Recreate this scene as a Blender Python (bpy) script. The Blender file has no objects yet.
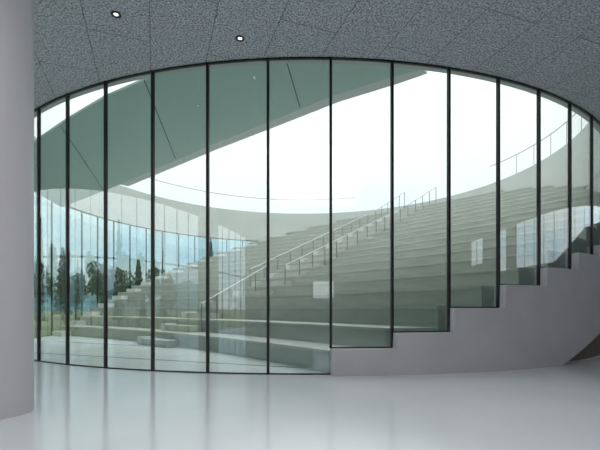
import bpy, bmesh, math, random
from mathutils import Vector, Matrix
random.seed(7)
S = bpy.context.scene
COL = S.collection
PI = math.pi

# ------------------------------------------------------------------ camera
F, HOR, EYE = 408.5, 308.0, 1.6
cam = bpy.data.cameras.new('camera')
cam.sensor_width = 36.0
cam.lens = F / 600.0 * 36.0
cam.shift_y = (HOR - 225.0) / 600.0
cam.clip_end = 3000
co = bpy.data.objects.new('camera', cam)
co.location = (0, 0, EYE)
co.rotation_euler = (PI / 2, 0, 0)
COL.objects.link(co)
S.camera = co

# ------------------------------------------------------------------ sky
W = bpy.data.worlds.new('sky')
S.world = W
W.use_nodes = True
nt = W.node_tree
nt.nodes.clear()
def wn(t, **k):
    n = nt.nodes.new(t)
    for a, b in k.items():
        setattr(n, a, b)
    return n
tc = wn('ShaderNodeTexCoord')
sep = wn('ShaderNodeSeparateXYZ')
nt.links.new(tc.outputs['Generated'], sep.inputs[0])
ramp = wn('ShaderNodeValToRGB')
nt.links.new(sep.outputs['Z'], ramp.inputs[0])
e = ramp.color_ramp.elements
e[0].position = 0.0; e[0].color = (0.78, 0.88, 0.97, 1)
e[1].position = 0.30; e[1].color = (1.0, 0.945, 0.955, 1)
m1 = ramp.color_ramp.elements.new(0.12); m1.color = (0.54, 0.73, 0.91, 1)
m2 = ramp.color_ramp.elements.new(0.20); m2.color = (0.88, 0.91, 0.97, 1)
mp = wn('ShaderNodeMapping'); mp.inputs['Scale'].default_value = (1, 1, 2.6)
nt.links.new(tc.outputs['Generated'], mp.inputs[0])
nz = wn('ShaderNodeTexNoise'); nz.inputs['Scale'].default_value = 3.2
nz.inputs['Detail'].default_value = 6
nt.links.new(mp.outputs[0], nz.inputs['Vector'])
cr = wn('ShaderNodeValToRGB')
cr.color_ramp.elements[0].position = 0.42; cr.color_ramp.elements[0].color = (0, 0, 0, 1)
cr.color_ramp.elements[1].position = 0.62; cr.color_ramp.elements[1].color = (1, 1, 1, 1)
nt.links.new(nz.outputs['Fac'], cr.inputs[0])
mx = wn('ShaderNodeMixRGB'); mx.inputs[2].default_value = (1.0, 0.945, 0.955, 1)
nt.links.new(cr.outputs[0], mx.inputs[0]); nt.links.new(ramp.outputs[0], mx.inputs[1])
bg = wn('ShaderNodeBackground'); bg.inputs['Strength'].default_value = 2.05
lum = wn('ShaderNodeMath', operation='MULTIPLY_ADD'); lum.inputs[1].default_value = 0.70; lum.inputs[2].default_value = 0.84
lum.use_clamp = False
nt.links.new(sep.outputs['Z'], lum.inputs[0])            # overcast sky: brighter towards the zenith
vm = wn('ShaderNodeVectorMath', operation='SCALE')
nt.links.new(mx.outputs[0], vm.inputs[0]); nt.links.new(lum.outputs[0], vm.inputs['Scale'])
nt.links.new(vm.outputs[0], bg.inputs[0])
ow = wn('ShaderNodeOutputWorld')
nt.links.new(bg.outputs[0], ow.inputs[0])

S.view_settings.view_transform = 'Standard'
S.view_settings.look = 'None'
S.view_settings.gamma = 1
S.view_settings.use_curve_mapping = False
S.view_settings.exposure = 0.0
S.cycles.transparent_max_bounces = 40
S.cycles.max_bounces = 12
S.cycles.diffuse_bounces = 6

# ------------------------------------------------------------------ materials
def mat(name, col, rough=0.6, metal=0.0, noise=None, bump=None, spec=0.5, coat=0.0):
    """noise = (scale, colour2, lo, hi, stretch)"""
    m = bpy.data.materials.new(name)
    m.use_nodes = True
    t = m.node_tree
    b = t.nodes['Principled BSDF']
    b.inputs['Base Color'].default_value = (*col, 1)
    b.inputs['Roughness'].default_value = rough
    b.inputs['Metallic'].default_value = metal
    b.inputs['Specular IOR Level'].default_value = spec
    b.inputs['Coat Weight'].default_value = coat
    if noise or bump:
        c = t.nodes.new('ShaderNodeTexCoord')
    if noise:
        sc, c2, lo, hi, st = noise
        mpn = t.nodes.new('ShaderNodeMapping'); mpn.inputs['Scale'].default_value = st
        n = t.nodes.new('ShaderNodeTexNoise'); n.inputs['Scale'].default_value = sc
        n.inputs['Detail'].default_value = 5
        r = t.nodes.new('ShaderNodeValToRGB')
        r.color_ramp.elements[0].position = lo; r.color_ramp.elements[0].color = (*col, 1)
        r.color_ramp.elements[1].position = hi; r.color_ramp.elements[1].color = (*c2, 1)
        t.links.new(c.outputs['Object'], mpn.inputs[0]); t.links.new(mpn.outputs[0], n.inputs['Vector'])
        t.links.new(n.outputs['Fac'], r.inputs[0]); t.links.new(r.outputs[0], b.inputs['Base Color'])
    if bump:
        n2 = t.nodes.new('ShaderNodeTexNoise'); n2.inputs['Scale'].default_value = bump[0]
        bp = t.nodes.new('ShaderNodeBump'); bp.inputs['Strength'].default_value = bump[1]
        bp.inputs['Distance'].default_value = 0.02
        t.links.new(c.outputs['Object'], n2.inputs['Vector'])
        t.links.new(n2.outputs['Fac'], bp.inputs['Height']); t.links.new(bp.outputs[0], b.inputs['Normal'])
    return m

def glass_mat(name, tint, f0, rough=0.0):
    m = bpy.data.materials.new(name)
    m.use_nodes = True
    t = m.node_tree; t.nodes.clear()
    def N(k, **kw):
        n = t.nodes.new(k)
        for a, b in kw.items(): setattr(n, a, b)
        return n
    g = N('ShaderNodeNewGeometry')
    dt = N('ShaderNodeVectorMath', operation='DOT_PRODUCT')
    t.links.new(g.outputs['Incoming'], dt.inputs[0]); t.links.new(g.outputs['Normal'], dt.inputs[1])
    ab = N('ShaderNodeMath', operation='ABSOLUTE'); t.links.new(dt.outputs['Value'], ab.inputs[0])
    om = N('ShaderNodeMath', operation='SUBTRACT'); om.inputs[0].default_value = 1; om.use_clamp = True
    t.links.new(ab.outputs[0], om.inputs[1])
    pw = N('ShaderNodeMath', operation='POWER'); pw.inputs[1].default_value = 5
    t.links.new(om.outputs[0], pw.inputs[0])
    ma = N('ShaderNodeMath', operation='MULTIPLY_ADD'); ma.inputs[1].default_value = 1 - f0; ma.inputs[2].default_value = f0
    t.links.new(pw.outputs[0], ma.inputs[0])
    tr = N('ShaderNodeBsdfTransparent'); tr.inputs[0].default_value = (*tint, 1)
    gl = N('ShaderNodeBsdfGlossy'); gl.inputs['Color'].default_value = (0.92, 0.97, 1.0, 1)
    gl.inputs['Roughness'].default_value = rough
    mxs = N('ShaderNodeMixShader')
    t.links.new(ma.outputs[0], mxs.inputs[0]); t.links.new(tr.outputs[0], mxs.inputs[1]); t.links.new(gl.outputs[0], mxs.inputs[2])
    o = N('ShaderNodeOutputMaterial'); t.links.new(mxs.outputs[0], o.inputs[0])
    return m

M = {}
M['glass'] = glass_mat('green_glass', (0.74, 0.805, 0.79), 0.10)
M['facade_glass'] = glass_mat('facade_glass', (0.95, 0.975, 0.97), 0.03)
M['frame'] = mat('black_frame', (0.006, 0.008, 0.009), 0.5)
M['plaster'] = mat('white_plaster', (0.47, 0.45, 0.47), 0.6, noise=(1.3, (0.50, 0.48, 0.50), .4, .6, (1, 1, 1)))
M['column'] = mat('column_paint', (0.60, 0.575, 0.60), 0.45)
M['soffit'] = mat('painted_soffit', (0.56, 0.74, 0.69), 0.6)
M['white_trim'] = mat('white_trim', (0.85, 0.86, 0.86), 0.5)
M['parapet'] = mat('parapet_render', (0.58, 0.60, 0.57), 0.7, noise=(0.5, (0.64, 0.65, 0.62), .35, .65, (1, 1, 2)))
M['concrete'] = mat('tier_concrete', (0.385, 0.41, 0.365), 0.8, noise=(2.2, (0.455, 0.475, 0.43), .35, .65, (0.5, 0.5, 2)), bump=(30, .15))
M['cap'] = mat('bench_cap_concrete', (0.50, 0.50, 0.46), 0.7, noise=(1.5, (0.58, 0.58, 0.54), .35, .65, (1, 1, 1)))
M['step'] = mat('pale_step', (0.74, 0.74, 0.70), 0.7)
M['paving'] = mat('courtyard_paving', (0.66, 0.68, 0.68), 0.6, noise=(0.6, (0.72, 0.74, 0.74), .4, .6, (1, 1, 1)))
M['joint'] = mat('dark_joint', (0.10, 0.11, 0.11), 0.8)
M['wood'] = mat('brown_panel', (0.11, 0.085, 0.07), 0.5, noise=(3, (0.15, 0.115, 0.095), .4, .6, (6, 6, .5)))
M['rail'] = mat('steel_rail', (0.60, 0.62, 0.62), 0.35, 0.6)
M['post'] = mat('steel_post', (0.22, 0.24, 0.24), 0.4, 0.4)
M['floor'] = mat('polished_floor', (0.72, 0.75, 0.785), 0.15, noise=(0.35, (0.77, 0.795, 0.825), .4, .6, (1, 1, 1)), spec=0.8)
M['grass'] = mat('grass', (0.13, 0.16, 0.075), 0.9, noise=(0.3, (0.22, 0.235, 0.13), .35, .65, (1, 1, 1)))
M['bark'] = mat('bark', (0.10, 0.08, 0.06), 0.9, noise=(6, (0.16, 0.13, 0.10), .4, .6, (1, 1, .3)))
M['leaf'] = mat('broad_leaf', (0.045, 0.10, 0.035), 0.7, noise=(0.8, (0.08, 0.16, 0.05), .4, .6, (1, 1, 1)))
M['needle'] = mat('needle_leaf', (0.025, 0.065, 0.035), 0.8, noise=(0.8, (0.05, 0.10, 0.05), .4, .6, (1, 1, 1)))
M['hill'] = mat('hazy_hill_forest', (0.10, 0.19, 0.22), 1.0, noise=(0.02, (0.14, 0.24, 0.27), .4, .6, (1, 1, 1)))  # distance haze put into the forest colour as blue

def ceiling_mat():
    m = bpy.data.materials.new('wood_wool_ceiling'); m.use_nodes = True
    t = m.node_tree; b = t.nodes['Principled BSDF']; b.inputs['Roughness'].default_value = 0.9
    b.inputs['Specular IOR Level'].default_value = 0.2
    L = t.links.new
    def N(k, **kw):
        n = t.nodes.new(k)
        for a, v in kw.items(): setattr(n, a, v)
        return n
    c = N('ShaderNodeTexCoord')
    ph = math.radians(19.8)
    dv = N('ShaderNodeVectorMath', operation='DOT_PRODUCT'); dv.inputs[1].default_value = (-math.sin(ph), math.cos(ph), 0)
    du = N('ShaderNodeVectorMath', operation='DOT_PRODUCT'); du.inputs[1].default_value = (math.cos(ph), math.sin(ph), 0)
    L(c.outputs['Object'], dv.inputs[0]); L(c.outputs['Object'], du.inputs[0])
    av = N('ShaderNodeMath', operation='ADD'); av.inputs[1].default_value = 34 - 8.15
    au = N('ShaderNodeMath', operation='ADD'); au.inputs[1].default_value = 1.34 + 1.28 * 20
    L(dv.outputs['Value'], av.inputs[0]); L(du.outputs['Value'], au.inputs[0])
    cb = N('ShaderNodeCombineXYZ'); L(av.outputs[0], cb.inputs[0]); L(au.outputs[0], cb.inputs[1])
    br = N('ShaderNodeTexBrick'); br.offset = 0.5
    br.inputs['Scale'].default_value = 1; br.inputs['Mortar Size'].default_value = 0.009
    br.inputs['Mortar Smooth'].default_value = 0
    br.inputs['Brick Width'].default_value = 3.4; br.inputs['Row Height'].default_value = 1.28
    br.inputs['Color1'].default_value = (0.96, 0.96, 0.96, 1); br.inputs['Color2'].default_value = (1, 1, 1, 1)
    br.inputs['Mortar'].default_value = (0.42, 0.42, 0.42, 1)
    L(cb.outputs[0], br.inputs['Vector'])
    n = N('ShaderNodeTexNoise'); n.inputs['Scale'].default_value = 26; n.inputs['Detail'].default_value = 4
    n.inputs['Roughness'].default_value = 0.7
    L(c.outputs['Object'], n.inputs['Vector'])
    r = N('ShaderNodeValToRGB')
    r.color_ramp.elements[0].position = 0.36; r.color_ramp.elements[0].color = (0.11, 0.125, 0.14, 1)
    r.color_ramp.elements[1].position = 0.66; r.color_ramp.elements[1].color = (0.76, 0.81, 0.87, 1)
    L(n.outputs['Fac'], r.inputs[0])
    mm = N('ShaderNodeMixRGB', blend_type='MULTIPLY'); mm.inputs[0].default_value = 1
    L(r.outputs[0], mm.inputs[1]); L(br.outputs['Color'], mm.inputs[2]); L(mm.outputs[0], b.inputs['Base Color'])
    bp = N('ShaderNodeBump'); bp.inputs['Strength'].default_value = 0.4; bp.inputs['Distance'].default_value = 0.02
    L(n.outputs['Fac'], bp.inputs['Height']); L(bp.outputs[0], b.inputs['Normal'])
    return m
M['ceiling'] = ceiling_mat()
def emit(name, col, s):
    m = bpy.data.materials.new(name); m.use_nodes = True
    b = m.node_tree.nodes['Principled BSDF']
    b.inputs['Emission Color'].default_value = (*col, 1); b.inputs['Emission Strength'].default_value = s
    return m
M['lamp'] = emit('lamp_disc', (1, 0.88, 0.72), 3)

# ------------------------------------------------------------------ mesh helpers
def link(name, bm, m, parent=None, smooth=False):
    me = bpy.data.meshes.new(name)
    bmesh.ops.recalc_face_normals(bm, faces=bm.faces)
    bm.to_mesh(me); bm.free()
    me.materials.append(M[m] if isinstance(m, str) else m)
    if smooth:
        for p in me.polygons: p.use_smooth = True
    o = bpy.data.objects.new(name, me)
    COL.objects.link(o)
    if parent: o.parent = parent
    return o
def struct(o, label=None):
    o['kind'] = 'structure'
    if label: o['label'] = label
    return o
def thing(name, label, cat, loc=(0, 0, 0), group=None):
    o = bpy.data.objects.new(name, None); COL.objects.link(o)
    o.location = loc; o.empty_display_size = 0.1
    o['label'] = label; o['category'] = cat
    if group: o['group'] = group
    return o
def tag(o, label, cat, group=None):
    o['label'] = label; o['category'] = cat
    if group: o['group'] = group
    return o
def prism(bm, pts, z0, z1):
    """pts plan polygon; z0/z1 numbers or lists per point"""
    n = len(pts)
    a = z0 if hasattr(z0, '__len__') else [z0] * n
    b = z1 if hasattr(z1, '__len__') else [z1] * n
    lo = [bm.verts.new((p[0], p[1], a[i])) for i, p in enumerate(pts)]
    hi = [bm.verts.new((p[0], p[1], b[i])) for i, p in enumerate(pts)]
    bm.faces.new(lo[::-1]); bm.faces.new(hi)
    for i in range(n):
        j = (i + 1) % n
        bm.faces.new((lo[i], lo[j], hi[j], hi[i]))
def strip(bm, inner, outer, z0, z1, closed=False):
    """solid made of a row of quads between two polylines; z0,z1 per point lists"""
    n = len(inner)
    za = z0 if hasattr(z0, '__len__') else [z0] * n
    zb = z1 if hasattr(z1, '__len__') else [z1] * n
    V = [[bm.verts.new((p[0], p[1], z)) for p, z in zip(P, Z)] for P, Z in ((inner, za), (outer, za), (outer, zb), (inner, zb))]
    rng = n if closed else n - 1
    for i in range(rng):
        j = (i + 1) % n
        for k in range(4):
            l = (k + 1) % 4
            bm.faces.new((V[k][i], V[k][j], V[l][j], V[l][i]))
    if not closed:
        bm.faces.new([V[k][0] for k in range(4)]); bm.faces.new([V[k][-1] for k in range(4)][::-1])
def box(bm, c, s, rot=0.0):
    r = Matrix.Rotation(rot, 4, 'Z')
    res = bmesh.ops.create_cube(bm, size=1.0)
    for v in res['verts']:
        v.co = r @ Vector((v.co.x * s[0], v.co.y * s[1], v.co.z * s[2])) + Vector(c)
def tube(bm, pts, r, seg=8):
    pts = [Vector(p) for p in pts]
    rings = []
    for i, p in enumerate(pts):
        a = pts[max(0, i - 1)]; b = pts[min(len(pts) - 1, i + 1)]
        d = (b - a).normalized()
        up = Vector((0, 0, 1)) if abs(d.z) < 0.95 else Vector((1, 0, 0))
        x = d.cross(up).normalized(); y = x.cross(d).normalized()
        rr = r[i] if hasattr(r, '__len__') else r
        rings.append([bm.verts.new(p + rr * (math.cos(2 * PI * k / seg) * x + math.sin(2 * PI * k / seg) * y)) for k in range(seg)])
    for A, B in zip(rings, rings[1:]):
        for k in range(seg):
            bm.faces.new((A[k], A[(k + 1) % seg], B[(k + 1) % seg], B[k]))
    bm.faces.new(rings[0][::-1]); bm.faces.new(rings[-1])

# ------------------------------------------------------------------ plan of the place
CX, CY, R = 0.27, 24.474, 14.656          # glass cylinder round the open-air theatre
DA, A0 = 2 * PI / 61, -0.586              # glazing module
CEIL, PAR0, RIM = 7.6, 7.9, 10.6
def cyl(a, r=R): return (CX + r * math.sin(a), CY - r * math.cos(a))
def mul(i): return A0 + DA * i
OX, OY = -40.0, -18.0                     # centre the seating tiers are struck from
def dist(p): return math.hypot(p[0] - OX, p[1] - OY)
def arc(a, b, r, n): return [cyl(a + (b - a) * k / n, r) for k in range(n + 1)]

HALL = [(-19.5, 19.0), (-15.8, 6.7), (-12.6, -4.0), (-10.0, -14.0), (30.0, -14.0), (27.0, 0.6), (23.4, 11.0), (22.4, 16.1), (21.0, 26.0)]
AL, AR = -1.30, 1.62

# ground outside
bm = bmesh.new(); box(bm, (0, 60, -0.35), (900, 900, 0.5)); struct(link('ground', bm, 'grass'))
# hall floor
bm = bmesh.new(); prism(bm, HALL + arc(AR, AL, R, 80), -0.05, 0.0); struct(link('floor', bm, 'floor'), 'glossy pale grey poured floor of the hall')
# ceiling
bm = bmesh.new(); prism(bm, HALL + arc(AR, AL, R - 0.16, 80), CEIL + 0.02, PAR0); ceil_o = struct(link('ceiling', bm, 'ceiling'), 'mottled grey wood wool panel ceiling')
ADDED_SKYLIGHT = (-3.0, 5.0, -5.0, 4.6)               # rooflight added out of view to brighten the hall: x0, x1, y0, y1
bm = bmesh.new(); box(bm, ((ADDED_SKYLIGHT[0] + ADDED_SKYLIGHT[1]) / 2, (ADDED_SKYLIGHT[2] + ADDED_SKYLIGHT[3]) / 2, 7.75), (ADDED_SKYLIGHT[1] - ADDED_SKYLIGHT[0], ADDED_SKYLIGHT[3] - ADDED_SKYLIGHT[2], 2))
cut = link('cutter', bm, 'soffit')
md = ceil_o.modifiers.new('hole', 'BOOLEAN'); md.operation = 'DIFFERENCE'; md.object = cut; md.solver = 'EXACT'
bpy.context.view_layer.update()
new = bpy.data.meshes.new_from_object(ceil_o.evaluated_get(bpy.context.evaluated_depsgraph_get()))
ceil_o.modifiers.clear(); ceil_o.data = new
bpy.data.objects.remove(cut)
# theatre paving
bm = bmesh.new(); prism(bm, [cyl(2 * PI * k / 122, R - 0.02) for k in range(122)], -0.06, -0.004)
pave = struct(link('floor_courtyard', bm, 'paving'), 'pale paving of the open-air theatre')
for j, (p, q) in enumerate([((-9.5, 14.6), (0.4, 10.8)), ((-11.5, 19.5), (-4.6, 16.2))]):
    bm = bmesh.new(); a = math.atan2(q[1] - p[1], q[0] - p[0])
    box(bm, ((p[0] + q[0]) / 2, (p[1] + q[1]) / 2, -0.001), (math.dist(p, q), 0.05, 0.008), a)
    link('drain_slot', bm, 'joint', pave)
# white ceiling edge overhanging the courtyard side
bm = bmesh.new(); strip(bm, arc(AL, AR, R - 0.19, 90), arc(AL, AR, R - 0.05, 90), CEIL - 0.01, PAR0); struct(link('trim_1', bm, 'parapet'), 'pale edge of the roof slab')
# rim parapet
bm = bmesh.new()
N = 183
strip(bm, [cyl(2 * PI * k / N, R - 0.16) for k in range(N)], [cyl(2 * PI * k / N, R + 0.2) for k in range(N)], PAR0, RIM, closed=True)
struct(link('wall_parapet', bm, 'parapet', smooth=False), 'pale circular rim wall above the seating')

# solid concrete part of the cylinder, behind the tiers
A_S, A_E = mul(16), mul(39)               # glass stops / starts again
def skirt_bottom(a):
    s = max(0.0, (a - 0.488) * R)
    return min(0.36 * s, 3.4)
n = 60
aa = [A_S + (A_E - A_S) * k / n for k in range(n + 1)]
bm = bmesh.new(); strip(bm, [cyl(a, R - 0.16) for a in aa], [cyl(a, R + 0.2) for a in aa], [skirt_bottom(a) for a in aa], PAR0)
struct(link('wall_courtyard', bm, 'parapet'), 'pale curved wall behind the highest tiers')

# stepped white skirt wall
SILL = {6: 0.63, 7: 1.0, 8: 1.6, 9: 2.2, 10: 2.7, 11: 3.2, 12: 3.55, 13: 4.0, 14: 4.4, 15: 4.8}
bm = bmesh.new()
inner, outer, z0, z1 = [], [], [], []
for i in range(6, 16):
    for k in range(9):
        a = mul(i) + DA * k / 8 + (0.001 if k == 0 else 0)
        inner.append(cyl(a, R - 0.12)); outer.append(cyl(a, R + 0.24)); z0.append(skirt_bottom(a)); z1.append(SILL[i])
strip(bm, inner, outer, z0, z1)
struct(link('wall_skirt', bm, 'plaster'), 'white stepped wall under the curved glass')

# recessed brown wall under the raised tiers
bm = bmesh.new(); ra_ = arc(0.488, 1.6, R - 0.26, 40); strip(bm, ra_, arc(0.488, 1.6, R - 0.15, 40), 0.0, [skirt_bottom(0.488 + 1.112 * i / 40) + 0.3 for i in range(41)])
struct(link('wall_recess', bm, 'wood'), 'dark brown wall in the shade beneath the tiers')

# ------------------------------------------------------------------ curved glazing
wn_ = 0
def pane(i, zb, zt, mullion=True):
    global wn_
    wn_ += 1
    bm = bmesh.new()
    a0, a1 = mul(i), mul(i + 1)
    strip(bm, arc(a0, a1, R - 0.012, 8), arc(a0, a1, R + 0.012, 8), zb, zt)
    w = struct(link('window_%d' % wn_, bm, 'glass'))
    for p in w.data.polygons: p.use_smooth = abs(p.normal.z) < 0.5
    # keep the long curved faces smooth, the thin rims sharp
    w.data.set_sharp_from_angle(angle=math.radians(40))
    if mullion:
        bm = bmesh.new(); x, y = cyl(a0, R); zlow = zb
        if i - 1 in SILL: zlow = SILL[i - 1]
        box(bm, (x, y, (zlow + zt) / 2), (0.06, 0.085, zt - zlow), a0)
        link('mullion', bm, 'frame', w)
    bm = bmesh.new(); strip(bm, arc(a0, a1, R - 0.03, 6), arc(a0, a1, R + 0.03, 6), zt - 0.04, zt)
    link('head_frame', bm, 'frame', w)
    bm = bmesh.new(); strip(bm, arc(a0, a1, R - 0.03, 6), arc(a0, a1, R + 0.03, 6), zb, zb + 0.03)
    link('sill_frame', bm, 'frame', w)
    return w
for i in range(-22, 16):
    a = mul(i)
    top = CEIL + 0.02 if AL - 0.05 < a < AR else PAR0
    pane(i, SILL.get(i, 0.0), top)

# ------------------------------------------------------------------ ring slab bridging the courtyard
A = [(3.0, 10.15), (2.4, 10.6), (0.86, 11.6), (-1.04, 13.2), (-3.46, 15.2), (-8.8, 19.9), (-14.1, 24.3)]
B = [(-3.8, 10.42), (-5.56, 11.64), (-7.4, 13.0), (-9.4, 14.6), (-12.3, 17.2)]
edge = arc(math.asin((-12.3 - CX) / R), math.asin((-14.25 - CX) / R), R - 0.2, 4)
front = arc(math.asin((-3.9 - CX) / R), math.asin((3.1 - CX) / R), R - 0.20, 16)
poly = front + A[1:] + [cyl(-PI / 2 + 0.02, R - 0.2), cyl(-1.3, R - 0.2), cyl(-1.16, R - 0.2)] + B[:0:-1]
bm = bmesh.new(); prism(bm, poly, CEIL, CEIL + 0.07)
slab = struct(link('ceiling_bridge', bm, 'soffit'), 'smooth pale roof slab crossing over the courtyard')
# pale outer lip of the slab
def off(P, d):
    out = []
    for i, p in enumerate(P):
        a = Vector(P[max(0, i - 1)]); b = Vector(P[min(len(P) - 1, i + 1)]); t = (b - a).normalized()
        out.append((p[0] + t.y * d, p[1] - t.x * d))
    return out
bm = bmesh.new(); strip(bm, A[:-1], off(A[:-1], 0.45), CEIL + 0.03, CEIL + 0.1); link('edge_lip', bm, 'white_trim', slab)
for p, q in [((-4.1, 10.74), (-5.0, 16.4)), ((-7.9, 13.5), (-10.0, 20.8)), ((-0.32, 10.0), (0.0, 12.2))]:
    bm = bmesh.new(); box(bm, ((p[0] + q[0]) / 2, (p[1] + q[1]) / 2, CEIL), (math.dist(p, q), 0.03, 0.006), math.atan2(q[1] - p[1], q[0] - p[0]))
    link('panel_joint', bm, 'joint', slab)

# ------------------------------------------------------------------ unseen hall walls, windows placed for their light and reflections in the glass
def facade(P, z_lo, z_hi, mat_name='facade_glass', step=1.55, transom=4.2, name='window'):
    """glazed facade between plan points P[0], P[1]; z_lo pair"""
    global wn_
    wn_ += 1
    p, q = P; L = math.dist(p, q); a = math.atan2(q[1] - p[1], q[0] - p[0])
    nrm = (math.sin(a) * 0.01, -math.cos(a) * 0.01)
    zl = z_lo if hasattr(z_lo, '__len__') else (z_lo, z_lo)
    bm = bmesh.new()
    prism(bm, [(p[0] - nrm[0], p[1] - nrm[1]), (q[0] - nrm[0], q[1] - nrm[1]), (q[0] + nrm[0], q[1] + nrm[1]), (p[0] + nrm[0], p[1] + nrm[1])],
          [zl[0], zl[1], zl[1], zl[0]], z_hi)
    w = struct(link('window_%d' % wn_, bm, mat_name))
    k = max(1, round(L / step))
    for i in range(k + 1):
        t = i / k; x = p[0] + (q[0] - p[0]) * t; y = p[1] + (q[1] - p[1]) * t; zb = zl[0] + (zl[1] - zl[0]) * t
        bm = bmesh.new(); box(bm, (x, y, (zb + z_hi) / 2), (0.06, 0.14, z_hi - zb), a); link('mullion', bm, 'frame', w)
    for zz in ([transom] if transom else []):
        bm = bmesh.new(); box(bm, ((p[0] + q[0]) / 2, (p[1] + q[1]) / 2, zz), (L, 0.12, 0.10), a); link('transom', bm, 'frame', w)
    return w
for j in range(3):
    facade((HALL[j], HALL[j + 1]), 0.0, CEIL)
def wall(name, p, q, z0, z1, m='plaster', th=0.25):
    a = math.atan2(q[1] - p[1], q[0] - p[0]); nx, ny = math.sin(a) * th, -math.cos(a) * th
    bm = bmesh.new(); z0 = z0 if hasattr(z0, '__len__') else (z0, z0); z1 = z1 if hasattr(z1, '__len__') else (z1, z1)
    prism(bm, [p, q, (q[0] + nx, q[1] + ny), (p[0] + nx, p[1] + ny)], [z0[0], z0[1], z0[1], z0[0]], [z1[0] + 0.04, z1[1] + 0.04, z1[1] + 0.04, z1[0] + 0.04])
    return struct(link(name, bm, m))
# back wall with a high window
bm = bmesh.new()
box(bm, (-4.4, -14.12, CEIL / 2), (11.2, 0.24, CEIL)); box(bm, (17.4, -14.12, CEIL / 2), (25.2, 0.24, CEIL))
box(bm, (3.0, -14.12, 1.2), (3.6, 0.24, 2.4)); box(bm, (3.0, -14.12, (3.8 + CEIL) / 2), (3.6, 0.24, CEIL - 3.8))
struct(link('wall_back', bm, 'plaster'))
facade(((1.2, -14.1), (4.8, -14.1)), 2.4, 3.8, transom=None, step=4)
# glass and bars of the added rooflight
wn_ += 1
bm = bmesh.new(); box(bm, ((ADDED_SKYLIGHT[0] + ADDED_SKYLIGHT[1]) / 2, (ADDED_SKYLIGHT[2] + ADDED_SKYLIGHT[3]) / 2, PAR0 + 0.02), (ADDED_SKYLIGHT[1] - ADDED_SKYLIGHT[0] + .1, ADDED_SKYLIGHT[3] - ADDED_SKYLIGHT[2] + .1, 0.03))
w = struct(link('window_%d' % wn_, bm, 'facade_glass'), 'unseen rooflight added to light the hall')
for i in range(6):
    y = ADDED_SKYLIGHT[2] + (ADDED_SKYLIGHT[3] - ADDED_SKYLIGHT[2]) * i / 5
    bm = bmesh.new(); box(bm, ((ADDED_SKYLIGHT[0] + ADDED_SKYLIGHT[1]) / 2, y, PAR0 - 0.04), (ADDED_SKYLIGHT[1] - ADDED_SKYLIGHT[0], 0.06, 0.08)); link('glazing_bar', bm, 'white_trim', w)
# right side: solid below, glazed above
def on(p, q, y): t = (y - p[1]) / (q[1] - p[1]); return (p[0] + (q[0] - p[0]) * t, y)
h4, h5, h6, h7, h8 = HALL[4:9]
h5b, h5c = on(h5, h6, 2.3), on(h5, h6, 4.3)
w1, w2 = on(h4, h5, -6.5), on(h4, h5, -3.2)
SEG = [('wall_right', h4, w1, CEIL, CEIL), ('wall_right_near', w1, w2, 5.4, 5.4), ('wall_right_pier', w2, h5, CEIL, CEIL),
       ('wall_right_middle', h5, h5b, 4.4, 4.4), ('wall_right_post', h5b, h5c, CEIL, CEIL), ('wall_right_window', h5c, h6, 4.4, 4.4),
       ('wall_right_far', h6, h7, 4.4, 6.3), ('wall_right_end', h7, h8, 6.3, 7.4)]
for nm, p, q, a, b in SEG:
    wall(nm, p, q, 0.0, (a, b))
    if a < CEIL: facade((p, q), (a, b), CEIL, transom=None, step=1.8)
wall('wall_front_right', HALL[8], cyl(AR, R + 0.2), 0.0, CEIL)
wall('wall_front_left', cyl(AL, R + 0.05), HALL[0], 0.0, CEIL)

# ------------------------------------------------------------------ column
bm = bmesh.new(); tube(bm, [(0, 0, 0), (0, 0, CEIL + 0.02)], 0.5, 64)
col = link('column', bm, 'column', smooth=True)
col.data.set_sharp_from_angle(angle=math.radians(40))
col.location = (-4.645, 6.22, 0)
tag(col, 'round white column standing on the glossy floor by the left edge', 'column')

# ------------------------------------------------------------------ downlights
def downlight(px, py, label):
    z = (CEIL - EYE) * F / (HOR - py); x = (px - 300) / F * z
    t = thing('downlight', label, 'light', (x, z, CEIL + 0.02), 'ceiling downlights')
    bm = bmesh.new(); n = 28
    rin = [(math.cos(2 * PI * k / n) * 0.062, math.sin(2 * PI * k / n) * 0.062) for k in range(n)]
    ro = [(math.cos(2 * PI * k / n) * 0.10, math.sin(2 * PI * k / n) * 0.10) for k in range(n)]
    strip(bm, rin, ro, -0.018, 0.0, closed=True); link('trim_ring', bm, 'frame', t)
    bm = bmesh.new(); bmesh.ops.create_circle(bm, cap_ends=True, radius=0.04, segments=24)
    for v in bm.verts: v.co.z = -0.006
    l = link('lamp', bm, 'lamp', t)
    bm = bmesh.new(); rj = [(math.cos(2 * PI * k / n) * 0.046, math.sin(2 * PI * k / n) * 0.046) for k in range(n)]
    strip(bm, rj, rin, -0.012, 0.0, closed=True); link('reflector', bm, 'rail', t)
    return t
downlight(116, 15, 'round recessed downlight nearer the column, high at the left')
downlight(240, 39, 'round recessed downlight nearer the glass, right of the other one')

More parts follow.
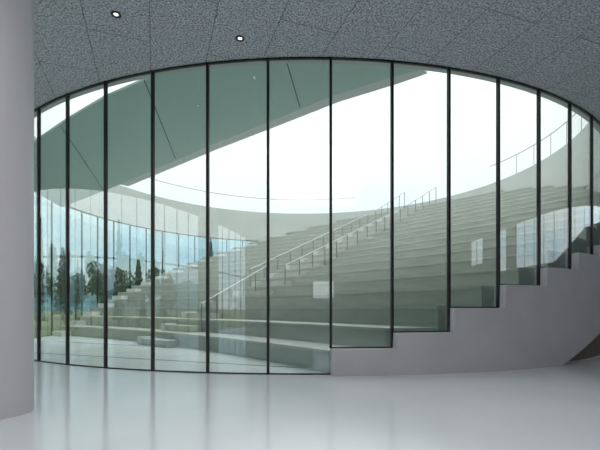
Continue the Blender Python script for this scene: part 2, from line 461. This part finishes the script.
# ------------------------------------------------------------------ seating tiers
RISE, RC = 0.547, R - 0.28
def d_of(h): return (h - 0.1 + 20.658) / 0.42669
DOC = math.hypot(CX - OX, CY - OY); PHC = math.atan2(CY - OY, CX - OX)
def arc_d(d, n=28, rc=RC):
    cosv = (d * d + DOC * DOC - rc * rc) / (2 * d * DOC)
    hw = math.acos(max(-1, min(1, cosv)))
    return [(OX + d * math.cos(PHC + hw - 2 * hw * k / n), OY + d * math.sin(PHC + hw - 2 * hw * k / n)) for k in range(n + 1)]
seat = thing('amphitheatre_seating', 'broad concrete amphitheatre tiers rising to the right behind the curved glass', 'seating', (*cyl(0, 0), 0))
def lkid(name, bm, m, par):
    """link a part modelled in world coordinates below a moved parent"""
    o = link(name, bm, m, par)
    off_ = Vector((0, 0, 0)); q = par
    while q: off_ += q.location; q = q.parent
    o.data.transform(Matrix.Translation(-off_))
    return o
def grid_solid(bm, rows, z0, z1):
    lo = [[bm.verts.new((p[0], p[1], z0)) for p in r] for r in rows]
    hi = [[bm.verts.new((p[0], p[1], z1)) for p in r] for r in rows]
    nr, nc = len(rows), len(rows[0])
    for i in range(nr - 1):
        for j in range(nc - 1):
            bm.faces.new((hi[i][j], hi[i][j + 1], hi[i + 1][j + 1], hi[i + 1][j]))
            bm.faces.new((lo[i][j + 1], lo[i][j], lo[i + 1][j], lo[i + 1][j + 1]))
    for r in (0, nr - 1):
        for j in range(nc - 1): bm.faces.new((lo[r][j], lo[r][j + 1], hi[r][j + 1], hi[r][j]))
    for c_ in (0, nc - 1):
        for i in range(nr - 1): bm.faces.new((lo[i][c_], lo[i + 1][c_], hi[i + 1][c_], hi[i][c_]))
DMAX = DOC + RC
for k in range(1, 19):
    h = RISE * k; d0 = d_of(h); d1 = min(d_of(h + RISE) + 0.02, DMAX - 0.02)
    zb = max(0.0, h - 2.6) if k > 4 else 0.0
    rows = [arc_d(d0 + (d1 - d0) * t) for t in (0, .25, .5, .75, 1)]
    bm = bmesh.new(); grid_solid(bm, rows, zb, h - 0.07)
    tier = lkid('tier', bm, 'concrete', seat)
    rows = [arc_d(d0 - 0.015 + (d1 - d0 + 0.015) * t, rc=RC - 0.02) for t in (0, .25, .5, .75, 1)]
    bm = bmesh.new(); grid_solid(bm, rows, h - 0.07, h)
    lkid('bench_cap', bm, 'cap', tier)

def step_block(c0, dirv, k, width, off_side=0.0):
    """half-height step standing on tier k-1 against the riser of tier k; c0+t*dirv is the aisle line"""
    h = RISE * k; d0 = d_of(h) - 0.04
    lo_, hi_ = -30.0, 60.0
    for _ in range(50):
        mid = (lo_ + hi_) / 2
        p = (c0[0] + dirv[0] * mid, c0[1] + dirv[1] * mid)
        if dist(p) < d0: lo_ = mid
        else: hi_ = mid
    ang = math.atan2(p[1] - OY, p[0] - OX)
    dep = 0.60
    cx_, cy_ = p[0] - math.cos(ang) * (dep / 2 + 0.02), p[1] - math.sin(ang) * (dep / 2 + 0.02)
    bm = bmesh.new(); box(bm, (cx_, cy_, h - RISE + RISE / 4), (dep, width, RISE / 2), ang)
    st = lkid('step', bm, 'cap' if width > 1 else 'step', seat)
    if width > 1:                             # pale end block on the left of the step
        o_ = width / 2 - 0.2
        ex, ey = cx_ - math.sin(ang) * o_, cy_ + math.cos(ang) * o_
        bm = bmesh.new(); box(bm, (ex - math.cos(ang) * 0.02, ey - math.sin(ang) * 0.02, h - RISE + RISE * 0.3), (dep, 0.42, RISE * 0.6), ang)
        lkid('step_end', bm, 'step', st)
Q0, Q1 = Vector((-2.78, 22.68)), Vector((9.35, 36.0))
R0, R1 = Vector((-0.76, 20.82)), Vector((11.3, 33.6))
P0, P1 = Vector((-4.03, 18.28)), Vector((-1.83, 22.2))
up_dir = ((Q1 + R1) / 2 - (Q0 + R0) / 2).normalized()
for k in range(5, 19): step_block(((Q0 + R0) / 2)[:], up_dir[:], k, 2.6)
pd = (P1 - P0).normalized(); left = Vector((-pd.y, pd.x))
for k in range(1, 5): step_block((P0 + left * 1.35)[:], pd[:], k, 2.5)
for k in range(1, 15):                       # steps along the left ends of the tiers
    e0 = Vector(arc_d(d_of(RISE * k) - 0.7)[0]); e1 = Vector(arc_d(d_of(RISE * k))[0])
    inward = Vector((math.sin(PHC), -math.cos(PHC)))
    m2_ = e1 + inward * 0.75
    step_block(m2_[:], (math.cos(PHC), math.sin(PHC)), k, 0.95)

# ------------------------------------------------------------------ handrails in the aisles
def surf(p): return 0.42669 * dist(p) - 20.658 - 0.1
def tread(p): return RISE * math.floor(max(0.0, surf(p)) / RISE + 1e-6)
def handrail(p, q, label, lift0=0.98, n=None, end_lift=None):
    p, q = Vector(p), Vector(q)
    t = thing('handrail', label, 'handrail', (p.x, p.y, surf(p)), 'handrails in the seating aisle')
    L = (q - p).length; n = n or max(2, round(L / 1.05))
    a = Vector((p.x, p.y, surf(p) + lift0)); b = Vector((q.x, q.y, surf(q) + (end_lift or lift0)))
    bm = bmesh.new(); tube(bm, [a, b], 0.028); lkid('top_rail', bm, 'rail', t)
    for i in range(n + 1):
        s = i / n; w = a.lerp(b, s)
        bm = bmesh.new(); tube(bm, [(w.x, w.y, tread((w.x, w.y)) ), (w.x, w.y, w.z)], 0.027, 6); lkid('post', bm, 'post', t)
dl = P1 - P0
handrail(P0 - dl * 0.12, P1, 'pale handrail along the lowest flight of the aisle, starting lowest of all')
handrail(Q0, Q0.lerp(Q1, 0.66), 'long handrail on the farther side of the aisle, middle flight')
handrail(R0, R0.lerp(R1, 0.66), 'long handrail on the nearer side of the aisle, middle flight')
handrail(Q0.lerp(Q1, 0.72), Q0.lerp(Q1, 0.985), 'topmost handrail on the farther side of the aisle, against the sky', end_lift=1.4)
handrail(R0.lerp(R1, 0.72), R0.lerp(R1, 0.985), 'topmost handrail on the nearer side of the aisle, farthest right', end_lift=1.3)

# ------------------------------------------------------------------ rail round the rim
def rim_rail(a, b, label, posts):
    t = thing('rim_rail', label, 'railing', (*cyl(a, R), RIM))
    k = 60
    bm = bmesh.new(); tube(bm, [(*cyl(a + (b - a) * i / k, R), RIM + 1.35) for i in range(k + 1)], 0.022, 6); lkid('top_rail', bm, 'post', t)
    for i in range(posts):
        x, y = cyl(a + (b - a) * (i + 0.5) / posts, R)
        bm = bmesh.new(); tube(bm, [(x, y, RIM), (x, y, RIM + 1.35)], 0.016, 6); lkid('post', bm, 'post', t)
def ang_at(px):
    d = ((px - 300) / F, 1.0); a_ = d[0]**2 + 1; b_ = -2 * (d[0] * CX + CY); c_ = CX**2 + CY**2 - R * R
    z = (-b_ + math.sqrt(b_ * b_ - 4 * a_ * c_)) / 2 / a_
    return math.atan2(d[0] * z - CX, -(z - CY))
ra, rb = ang_at(355), ang_at(100)
rim_rail(ra, rb + 2 * PI if rb < 0 else rb, 'thin dark guard rail along the far rim above the left seating', 0)
rim_rail(ang_at(490), 0.95, 'thin guard rail with posts along the rim at the upper right', 9)

# ------------------------------------------------------------------ hills and trees
def ridge(name, dist_, a0, a1, hs, label):
    bm = bmesh.new(); n = 90; rnd = random.Random(len(name) + int(dist_))
    ph = [rnd.uniform(0, 6) for _ in range(6)]
    rows = []
    for j, fr in enumerate((0, .35, .7, 1.0, 1.35)):
        prof = (0, .55, .9, 1.0, 0)[j]
        row = []
        for i in range(n + 1):
            a = a0 + (a1 - a0) * i / n
            h = hs * (0.55 + 0.25 * math.sin(a * 7 + ph[0]) + 0.12 * math.sin(a * 19 + ph[1]) + 0.04 * math.sin(a * 53 + ph[2]))
            rr = dist_ * (1 + 0.25 * fr)
            row.append(bm.verts.new((rr * math.sin(a), rr * math.cos(a), -1 + max(0.3, h) * prof)))
        rows.append(row)
    for r0, r1 in zip(rows, rows[1:]):
        for i in range(n): bm.faces.new((r0[i], r0[i + 1], r1[i + 1], r1[i]))
    o = link(name, bm, 'hill', smooth=True); tag(o, label, 'hill'); return o
ridge('hill', 300, -2.6, 0.2, 38, 'low haze-blue wooded hills on the horizon to the left')

def crown(kind, seed):
    rnd = random.Random(seed); bm = bmesh.new()
    nL = 3200
    for _ in range(nL):
        if kind == 'conifer':
            t = rnd.random() ** 1.3; z = 0.12 + 0.88 * t
            lay = 0.75 + 0.25 * math.sin(t * 60)
            r = 0.17 * (1 - t) ** 0.85 * lay * math.sqrt(rnd.random()) + 0.004
            a = rnd.uniform(0, 2 * PI); c = Vector((r * math.cos(a), r * math.sin(a), z - r * 0.3)); s = 0.022
        else:
            lobes = [(0, 0, .68, .25), (.16, .05, .55, .17), (-.15, .08, .58, .18), (.02, -.16, .52, .17), (.05, .12, .80, .16), (-.07, -.05, .42, .2)]
            lx, ly, lz, lr = rnd.choice(lobes)
            u = Vector((rnd.gauss(0, 1), rnd.gauss(0, 1), rnd.gauss(0, 1))).normalized() * lr * rnd.random() ** 0.35
            c = Vector((lx, ly, lz)) + u; s = 0.02
        x = Vector((rnd.gauss(0, 1), rnd.gauss(0, 1), rnd.gauss(0, .6))).normalized(); y = x.cross(Vector((rnd.gauss(0, 1), rnd.gauss(0, 1), rnd.gauss(0, 1)))).normalized()
        vs = [bm.verts.new(c + s * (x * p + y * q)) for p, q in ((-1, -.6), (.2, -.8), (1, .1), (-.1, .8))]
        bm.faces.new(vs)
    return bm
def trunk(kind):
    bm = bmesh.new()
    tube(bm, [(0, 0, 0), (0.004, 0, .4), (0, .004, .95 if kind == 'conifer' else .75)], [.022, .014, .003])
    for i in range(6):
        a = i * 2.4; z = .3 + i * .07
        tube(bm, [(0, 0, z), (.12 * math.cos(a), .12 * math.sin(a), z + (.02 if kind == 'conifer' else .14))], [.007, .002], 5)
    return bm
protos = {}
def tree(kind, x, y, H, label, group):
    if kind not in protos:
        t = thing('conifer_tree' if kind == 'conifer' else 'broadleaf_tree', label, 'tree', (x, y, -0.1), group)
        c1 = link('crown', crown(kind, 5 if kind == 'conifer' else 11), 'needle' if kind == 'conifer' else 'leaf', t)
        c2 = link('trunk', trunk(kind), 'bark', t)
        protos[kind] = t
    else:
        src = protos[kind]; t = src.copy(); COL.objects.link(t); t.location = (x, y, -0.1)
        t['label'] = label; t['group'] = group
        for ch in src.children:
            c = ch.copy(); COL.objects.link(c); c.parent = t
    t.scale = (H * random.uniform(.8, 1.0), H * random.uniform(.8, 1.0), H); t.rotation_euler = (0, 0, random.uniform(0, 6))
g1 = 'trees outside the left facade'; g2 = 'trees beyond the courtyard at the left'
rt = random.Random(3)
for i in range(20):
    y = 36 - i * 2.9; k = 'conifer' if i % 3 == 1 else 'broad'
    tree(k, -33 + rt.uniform(-4, 4), y, rt.uniform(5.6, 7.6) + (3.0 if k == 'conifer' and i % 2 else 0), 'leafy tree reflected in the glass among others at the left' if k == 'broad' else 'dark pointed conifer reflected in the glass at the left', g1 + (' (broadleaf)' if k == 'broad' else ' (conifer)'))
for i in range(17):
    x = -52 + i * 2.9; k = 'conifer' if i % 4 == 2 else 'broad'
    tree(k, x, 56 + rt.uniform(-5, 5), rt.uniform(6.5, 9.0) + (1.5 if k == 'conifer' else 0), 'bushy green tree seen through the far glass left of the tiers' if k == 'broad' else 'tall dark conifer seen through the far glass left of the tiers', g2 + (' (broadleaf)' if k == 'broad' else ' (conifer)'))
tree('broad', 24.5, 33.5, 16, 'dark leafy tree rising behind the rim at the far right', 'tree behind the right rim')
